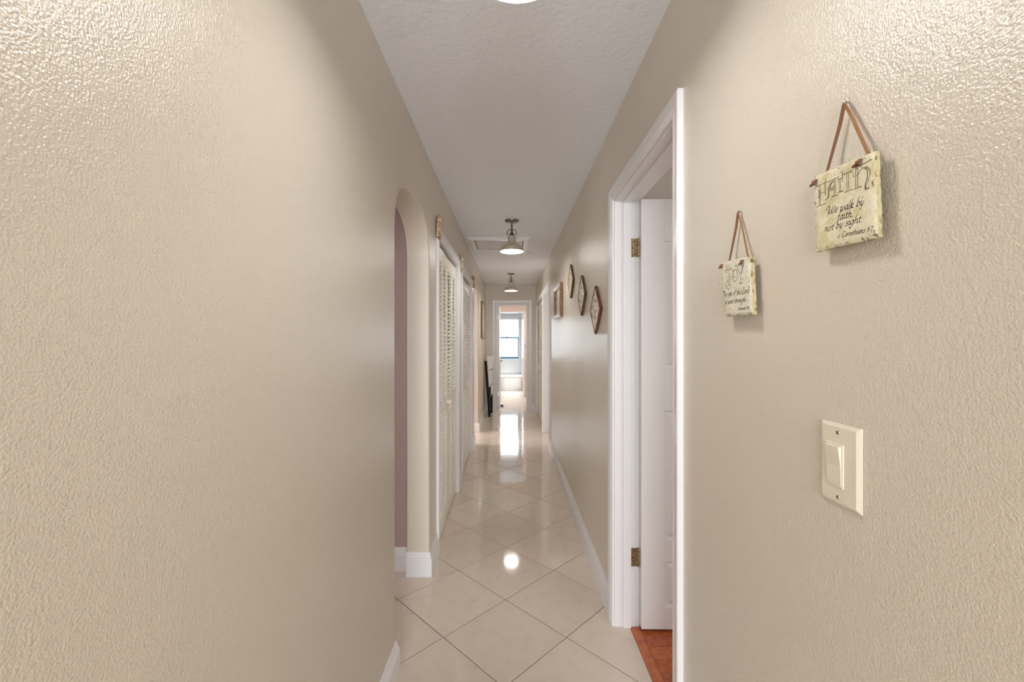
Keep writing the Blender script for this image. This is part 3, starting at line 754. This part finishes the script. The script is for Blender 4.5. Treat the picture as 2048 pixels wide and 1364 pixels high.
def plaque(label, corners, xf, xb, mat, seed, edge_mat):
    """corners (Y,z): top-left, top-right, bottom-right, bottom-left as the viewer sees them"""
    rnd = random.Random(seed); nu, nv = 26, 28
    tl, tr, br, bl = corners
    c = [sum(q[0] for q in corners)/4, sum(q[1] for q in corners)/4]
    root = thing('wall_plaque', (xb, c[0], min(bl[1], br[1])), label, 'plaque')
    def at(u, v):
        a = (tl[0]+(tr[0]-tl[0])*u, tl[1]+(tr[1]-tl[1])*u); b = (bl[0]+(br[0]-bl[0])*u, bl[1]+(br[1]-bl[1])*u)
        return a[0]+(b[0]-a[0])*v, a[1]+(b[1]-a[1])*v
    wob = [[rnd.random() for _ in range(60)] for _ in range(4)]
    def edge(u, side):
        k = u*24; i = int(k); f = k-i; w_ = wob[side]; return (w_[i]*(1-f)+w_[i+1]*f)
    front = []
    for j in range(nv+1):
        row = []
        for i in range(nu+1):
            u, v = i/nu, j/nv
            jit = .014
            uu = u+(edge(v, 0)*jit if i == 0 else 0)-(edge(v, 1)*jit if i == nu else 0)
            vv = v+(edge(u, 2)*jit if j == 0 else 0)-(edge(u, 3)*jit if j == nv else 0)
            y, z = at(uu, vv); dd = 0
            m_ = min(i, nu-i, j, nv-j)
            if m_ == 0: dd = .0012+rnd.random()*.0016
            elif m_ == 1: dd = rnd.random()*.0016*(1 if rnd.random() < .5 else 0)
            row.append((xf+dd, y, z))
        front.append(row)
    MB().strip(front).obj('front_face', mat, root, smooth=True, angle=60)
    # chipped rim down to the back
    loop = [front[0][i] for i in range(nu+1)]+[front[j][nu] for j in range(1, nv+1)]+[front[nv][i] for i in range(nu-1, -1, -1)]+[front[j][0] for j in range(nv-1, 0, -1)]
    rows = [loop]
    for f in (.35, .7, 1.0):
        rr_ = []
        for (x, y, z) in loop:
            k = 1+(.006*rnd.random()-.001)*(1.6 if f < 1 else .6)
            rr_.append((xf+.002+(xb-xf-.002)*f, c[0]+(y-c[0])*k, c[1]+(z-c[1])*k))
        rows.append(rr_)
    m = MB(); n = len(loop); vs = [p for r_ in rows for p in r_]
    fs = [(i*n+k, i*n+(k+1) % n, (i+1)*n+(k+1) % n, (i+1)*n+k) for i in range(3) for k in range(n)]+[tuple(3*n+k for k in range(n))]
    m.add(vs, fs).obj('rim', edge_mat, root, smooth=True, angle=30)
    # dark chips along the rim
    m = MB()
    for k in range(26):
        side = rnd.choice('rrbblt'); t = rnd.random(); l = .003+.005*rnd.random()
        u, v = {'r': (1-.03*rnd.random()-.02, t), 'b': (t, .955+.02*rnd.random()), 'l': (.03, t), 't': (t, .035)}[side]
        p = at(u, v); a = rnd.uniform(-.5, .5)+(R(90) if side in 'rl' else R(-20))
        q = (p[0]-math.cos(a)*l, p[1]+math.sin(a)*l)
        mid = ((p[0]+q[0])/2+rnd.uniform(-.0006, .0006), (p[1]+q[1])/2+rnd.uniform(-.0006, .0006))
        ribbon(m, cr([p, mid, q], 3), xf-.0001, .0002, .0011*rnd.random()+.0003, R(70))
    m.obj('chip_marks', new_mat('chip_brown', srgb(70, 58, 36), .9), root)['kind'] = 'stuff'
    return root, at
def hanger(root, nail, topL, topR, knotL, knotR, xf, xb):
    xn = XR-.004
    for k, (a, mat) in enumerate(((topL, LEATHERD), (topR, LEATHER))):
        m = MB(); N = Vector((XR-.006, nail[0], nail[1])); Tp = Vector((xb-.001, a[0], a[1]))
        d = (Tp-N).normalized(); s = d.cross(Vector((1, 0, 0))).normalized()
        w_ = .0026; th = .0007
        rows = []
        pts = [N+Vector((-.001, 0, .0025)), N+d*.004+Vector((-.002, 0, 0))]+[N+(Tp-N)*f for f in (.3, .6, 1.0)]+[Tp+d*.004+Vector((.001, 0, 0))]
        tw = (R(35), R(30), R(20), R(10), 0, 0) if k == 0 else (R(-30), R(-15), 0, 0, 0, 0)
        for p, g in zip(pts, tw):
            sv = s*math.cos(g)+Vector((1, 0, 0))*math.sin(g); nv = Vector((1, 0, 0))*math.cos(g)-s*math.sin(g)
            rows.append([p+sv*w_+nv*th, p-sv*w_+nv*th, p-sv*w_-nv*th, p+sv*w_-nv*th])
        m.strip([[tuple(q) for q in r_] for r_ in rows], close=True).obj('strap', mat if k == 0 else LEATHER, root, bevel=.0003)
    for (y, z) in (knotL, knotR):
        m = MB()
        m.tube([(xf+.001, y-.004, z+.004), (xf-.002, y-.002, z+.003), (xf-.0035, y, z+.0005), (xf-.002, y+.002, z-.002), (xf-.001, y+.0035, z-.0015)], [.0012, .0021, .0026, .002, .001], 8)
        m.tube([(xf-.001, y+.001, z+.003), (xf-.004, y, z+.0018), (xf-.003, y-.0016, z-.002), (xf-.001, y-.003, z-.003)], [.001, .0019, .0019, .0012], 8)
        m.tube([(xf-.0015, y+.002, z), (xf-.003, y+.0055, z-.002), (xf-.0025, y+.0085, z-.0022)], [.0018, .0021, .0016], 8)
        m.obj('knot', LEATHERD, root, smooth=True)
def nail(y, z, label, r=.0028, out=.010, kind_mat=None):
    n_ = MB().lathe([(.0012, 0), (.0012, out-.002), (r, out-.002), (r, out-.0008), (r*.5, out), (0, out)], (XR+.001, y, z), 14, Matrix.Rotation(R(-90), 4, 'Y'))
    return tag(n_.obj('nail', kind_mat or STEEL, smooth=True), label, 'nail')

# FAITH
xf, xb = .482, .490
C = lambda u, v, s, ox, oy, x: P2(ox+u/s, oy+v/s, x)
q2 = lambda u, v: C(u, v, 12.047, 1610, 290, xf)
q3 = lambda u, v: C(u, v, 9.741, 1610, 380, xf)
rt, _ = plaque('nearer and higher cream stone plaque reading FAITH, hung by a tan leather strap', [P2(1627, 368-16, xf), P2(1747.7, 301, xf), P2(1755, 475.5, xf), P2(1629, 505.5, xf)], xf, xb, SLATE, 3, SLATE_E)
m = MB(); th = .0006; X = xf-.0002
def line(pts, wdt=th, q=q2, smooth=False, mm=None):
    pp = [q(*p) for p in pts]; ribbon(mm or m, cr(pp) if smooth else pp, X, wdt)
for s in ([(300, 992), (510, 900)], [(350, 975), (345, 1350)], [(378, 965), (378, 1350)], [(385, 1165), (490, 1130)]): line(s)
ribbon(m, [q3(272, 0), q3(280, 312)], X, th); ribbon(m, [q3(300, 0), q3(305, 303)], X, th); ribbon(m, [q3(220, 335), q3(395, 265)], X, .0006)
line([(512, 800), (490, 950), (490, 1100), (500, 1210)], .0009, smooth=True)
line([(530, 900), (810, 775)], .0009); line([(670, 870), (600, 960), (560, 1080), (562, 1180), (545, 1270), (490, 1325)], .0009, smooth=True)
line([(700, 850), (620, 970), (590, 1080), (585, 1180), (560, 1290)], smooth=True)
for s in ([(705, 845), (708, 1215)], [(740, 828), (745, 1205)], [(600, 1045), (700, 1005)], [(600, 1075), (700, 1040)], [(600, 1105), (700, 1070)]): line(s)
line([(645, 1250), (800, 1200)], .0009)
for s in ([(820, 832), (830, 1140)], [(855, 818), (865, 1120)], [(1012, 705), (1017, 1100)], [(1050, 685), (1062, 1085)], [(1225, 545), (1225, 1045)], [(1270, 540), (1275, 1025)]): line(s)
line([(780, 840), (905, 790)], .0008); line([(785, 1147), (915, 1105)], .0009); line([(905, 650), (905, 880)], .0008)
line([(910, 725), (1155, 610), (1155, 550), (1300, 505), (1480, 420), (1590, 350)], .0009); line([(950, 1145), (1135, 1072)], .0007)
line([(1100, 650), (1155, 690), (1175, 765)], .0005, smooth=True); line([(1160, 1082), (1350, 1000)], .0007)
line([(1280, 720), (1330, 620), (1420, 550), (1500, 530), (1560, 600), (1568, 700), (1535, 830), (1495, 930), (1470, 1000), (1490, 1060), (1530, 1030)], .0008, smooth=True)
line([(1440, 560), (1490, 585), (1515, 680), (1500, 800), (1460, 930), (1445, 1010), (1470, 1070)], .0009, smooth=True)
for p in ((300, 992), (1590, 352), (1530, 1030), (810, 775), (905, 655), (905, 872), (1175, 762), (500, 1205), (1130, 1074), (1350, 1000), (795, 1202), (912, 1105), (545, 895)): dot(m, q2(*p), X, .0008)
dot(m, q3(225, 335), X, .0007); dot(m, q3(392, 266), X, .0007)
write(m, 'We walk by', q3(440, 478), q3(1150, 285), .0062, X, .00035, .0010)
write(m, 'faith,', q3(625, 595), q3(950, 508), .0062, X, .00035, .0010)
write(m, 'not by sight.', q3(385, 815), q3(1130, 610), .0058, X, .00035, .0010)
write(m, '2 Corinthians 5:7', q3(645, 938), q3(1320, 790), .0042, X, .0003, .0006)
m.obj('lettering', INK, rt, label='black calligraphy: FAITH, We walk by faith, not by sight. 2 Corinthians 5:7')
nl = P2(1689, 207, XR-.008)
hanger(rt, nl, P2(1655, 345, xb), P2(1738, 306, xb), P2(1631, 366, xf), P2(1719, 326, xf), xf, xb)
nail(nl[0]+.001, nl[1]+.002, 'steel nail holding the strap of the FAITH plaque')
# JOY
xf, xb = .4795, .490
q1 = lambda u, v: C(u, v, 10.49, 1436, 510, xf)
rt, _ = plaque('farther stone plaque reading JOY, hung by a tan leather strap near the door', [q1(55, 150), q1(655, 30), q1(715, 1250), q1(140, 1300)], xf, xb, SLATE2, 11, SLATE_E)
m = MB(); X = xf-.0002; g = MB()
def ln(pts, wdt=th, smooth=False, mm=None): line(pts, wdt, q1, smooth, mm)
ln([(230, 330), (245, 450), (250, 640)], .0022, True, g); ln([(300, 420), (315, 330), (350, 305)], .001, True, g)
ln([(400, 250), (430, 330), (455, 400)], .002, False, g); ln([(530, 205), (480, 410)], .0018, False, g); ln([(462, 400), (480, 580)], .002, False, g)
g.obj('letter_fill', INKG, rt, label='grey letter strokes')
ln([(150, 328), (295, 288)], .0009); ln([(150, 330), (172, 375), (205, 345)], .0006, True)
ln([(262, 640), (245, 700), (205, 712), (168, 660), (172, 590), (200, 548), (228, 575), (235, 620), (212, 642)], .0009, True)
ln([(350, 300), (312, 350), (298, 440), (318, 530), (350, 560), (388, 520), (405, 430), (390, 340), (350, 300), (325, 360), (325, 450), (350, 465)], .0010, True)
ln([(348, 238), (500, 188)], .0010); ln([(440, 602), (520, 580)], .0011); ln([(538, 205), (490, 400)], .0009); ln([(410, 260), (450, 385)], .0004)
dot(m, q1(228, 632), X, .0012); dot(m, q1(352, 460), X, .0011)
write(m, 'The joy of the Lord', q1(95, 880), q1(655, 795), .0062, X, .0004, .0011)
write(m, 'is your strength.', q1(150, 1028), q1(600, 975), .0058, X, .0004, .0011)
write(m, 'Nehemiah 8:10', q1(415, 1165), q1(655, 1130), .0034, X, .0002, .0005)
m.obj('lettering', INK, rt, label='dark calligraphy: JOY, The joy of the Lord is your strength. Nehemiah 8:10')
nl = P2(1476.5, 424.8, XR-.008)
hanger(rt, nl, P2(1460, 521, xb), P2(1497, 511, xb), q1(85, 240), q1(520, 150), xf, xb)
nail(nl[0]+.001, nl[1]+.002, 'steel nail holding the strap of the JOY plaque')

# ---------------------------------------------------------------- framed pictures
def framed(label, yc, zc, hw, hh, rot, member, depth, fmat, pmat, side='right', topmat=None, inset=.85):
    x = XR if side == 'right' else XL; s = -1 if side == 'right' else 1
    root = thing('picture_frame', (x, yc, zc), label, 'picture frame')
    Rm = Matrix.Translation((x, yc, zc)) @ Matrix.Rotation(rot, 4, 'X')
    names = []
    def mem(pts, mat):
        m = MB(); n = len(pts)
        lip = .3
        prof0 = [(s*.002, p) for p in pts]
        vs = [Rm @ Vector((s*.002, p[0], p[1])) for p in pts]+[Rm @ Vector((s*depth, p[0], p[1])) for p in pts]
        m.add(vs, [tuple(range(n)), tuple(range(2*n-1, n-1, -1))]+[(i, (i+1) % n, n+(i+1) % n, n+i) for i in range(n)])
        return m.obj('frame_rail', mat, root, bevel=.0025, seg=2)
    a, b = hw, hh; c, d = hw-member, hh-member
    mem([(-a, b), (a, b), (c, d), (-c, d)], topmat or fmat); mem([(a, b), (a, -b), (c, -d), (c, d)], fmat)
    mem([(a, -b), (-a, -b), (-c, -d), (c, -d)], topmat or fmat); mem([(-a, -b), (-a, b), (-c, d), (-c, -d)], fmat)
    m = MB(); m.box(s*.004 if s > 0 else -depth*inset, depth*.85 if s > 0 else -.004, -c, c, -d, d, Rm)
    m.obj('print', pmat, root)
    return root
framed('diamond-hung foliage print in thin brown frame, nearest the open white door', 2.43, 1.5515, .099, .099, R(45), .008, .018, FRAME, PRINT)
framed('diamond-hung foliage print in brown frame, middle of the three diamonds', 2.90, 1.684, .099, .099, R(45), .008, .018, FRAME, PRINT)
framed('highest and farthest diamond-hung cream print in thin brown frame', 3.42, 1.853, .098, .098, R(45), .008, .018, FRAME, PRINTC)
framed('upright rectangular picture with chestnut side rails and white top, farthest on right wall', 4.29, 1.768, .27, .165, 0, .04, .030, FRAMEC, new_mat('pale_print', srgb(225, 224, 222), .35, mottle=[(12, srgb(180, 180, 184), .5, .6)]), topmat=TRIM, inset=.3)
framed('tall gold-toned picture in dark frame on left wall past the second arch', 7.2, 1.712, .34, .302, 0, .022, .024, new_mat('dark_frame', srgb(74, 56, 40), .4), CANVAS, side='left')
nail(425.7/107.9, 1.38+132.4*3.945/848, 'bare nail high on right wall between the rectangular picture and highest diamond', .004, .008, RUBBER)
nail(425.7/85.7, 1.38+49*4.967/848, 'bare nail on right wall beyond the rectangular picture', .004, .008, RUBBER)

# ---------------------------------------------------------------- carved wing ornaments at the closet casings
def wing(label, y, z0, z1, width, thick, mat, lean, curl):
    root = thing('wing_ornament', (XL, y, z0), label, 'wall ornament')
    H = z1-z0; n = 24; rows = []
    for i in range(n+1):
        f = i/n; w_ = width*(.26+.74*math.sin(min(1, f*1.15)*math.pi*.5)**1.4)*(1-max(0, f-.86)**2*38)
        t = thick*(.45+.55*f)*(1-max(0, f-.9)**2*40)
        cy = y+lean*(f-.5)*width; row = []
        for k in range(16):
            a = 2*math.pi*k/16; ridge = 1+.10*math.sin(k*2.1+f*9)+.05*math.sin(f*50)
            row.append((XL+.003+t*.5+t*.5*math.cos(a)*ridge, cy+w_*.5*math.sin(a)*(1+.04*math.sin(f*40)), z0+.02+H*f*.86+.012*math.sin(a)*f))
        rows.append(row)
    MB().strip(rows, close=True).obj('wing', mat, root, smooth=True, angle=80)
    # feather ridges
    for j in range(5):
        u = (j-2)/5
        pts = [(XL+.003+thick*(.9+.12*math.cos(u*3))*(.5+.5*f), y+lean*(f-.5)*width+u*width*(.3+.62*f), z0+.03+H*.8*f) for f in (0.1, .3, .5, .7, .9, .98-abs(u)*.15)]
        MB().tube(cr3(pts), [.002+.0035*q for q in (.2, .5, .8, 1, 1, .3)]*1, 6).obj('feather', mat, root, smooth=True)
    # leaf scroll at the foot
    for j in range(4):
        a0 = j*1.6
        pts = [(XL+.006+thick*.45+.010*math.sin(a0+g), y+(j-1.5)*.009+curl*.012*math.cos(g*1.4+a0), z0+.002+.062*g/3) for g in (0.0, .7, 1.4, 2.1, 2.8, 3.4)]
        MB().tube(pts, [.002, .006, .008, .007, .005, .002], 8).obj('scroll_leaf', mat, root, smooth=True)
def cr3(p): return p
wing('brown-shaded carved wing ornament at the near top corner of the nearest closet', 2.708, 2.017, 2.180, .085, .034, CARVE, .3, 1)
wing('pale carved wing ornament on the wall between the two left closets', 4.01, 2.012, 2.185, .075, .036, CARVE2, -.3, -1)
wing('small carved wing ornament past the far top corner of the second closet', 5.245, 2.02, 2.168, .07, .034, CARVE, .2, 1)

# ---------------------------------------------------------------- folded step ladder against the left wall
lad = thing('step_ladder', (-.40, 7.8, 0), 'folded black step ladder with pale treads leaning on left wall', 'step ladder')
def bar(m, a, b, w1, w2, side=(0, 1, 0)):
    a, b = Vector(a), Vector(b); d = (b-a).normalized(); s = Vector(side); s = (s-d*s.dot(d)).normalized(); n = d.cross(s)
    vs = [p+s*i*w1/2+n*j*w2/2 for p in (a, b) for i, j in ((-1, -1), (1, -1), (1, 1), (-1, 1))]
    return m.add(vs, [(3, 2, 1, 0), (4, 5, 6, 7), (0, 1, 5, 4), (1, 2, 6, 5), (2, 3, 7, 6), (3, 0, 4, 7)])
def lp(u, z, off=0.0):
    n_ = Vector((-.366-.078*z, 7.60+.10*z, z)); f_ = Vector((-.350+.008*z, 8.0+.05*z, z))
    return n_+(f_-n_)*u+Vector((off, -off, 0))
for u in (0, 1):
    m = MB(); bar(m, lp(u, .002 if u == 0 else .004), lp(u, 1.0 if u == 0 else .55), .03, .042); m.obj('front_rail', BLACK, lad, bevel=.003)
    m = MB(); bar(m, lp(u+(.16 if u == 0 else -.16), .06, -.016), lp(u+(.16 if u == 0 else -.16), .86, -.016), .02, .022); m.obj('rear_rail', BLACK, lad, bevel=.003)
for z in (.5, .09, .3):
    m = MB(); bar(m, lp(.02, z, -.005), lp(.98, z, -.005), .02, .02, (0, 0, 1)); m.obj('cross_bar', BLACK, lad, bevel=.002)
for u0, u1, z0, z1 in ((.1, 1.05, .845, 1.08), (.12, .85, .55, .82), (.55, 1.02, .37, .54)):
    P = [lp(u, z, o) for o in (.012, .024) for u, z in ((u0, z0-.03), (u1, z0+.02), (u1, z1), (u0, z1))]
    MB().add(P, [(0, 1, 2, 3), (7, 6, 5, 4), (0, 4, 5, 1), (1, 5, 6, 2), (2, 6, 7, 3), (3, 7, 4, 0)]).obj('tread', GREYP, lad, bevel=.003)
P = [lp(u, z, o) for o in (-.004, .006) for u, z in ((.08, .1), (.6, .1), (.6, .5), (.08, .52))]
MB().add(P, [(0, 1, 2, 3), (7, 6, 5, 4), (0, 4, 5, 1), (1, 5, 6, 2), (2, 6, 7, 3), (3, 7, 4, 0)]).obj('lower_panel', BLACK, lad, bevel=.003)
print('tiles', tile_n, 'objects', len(bpy.data.objects))
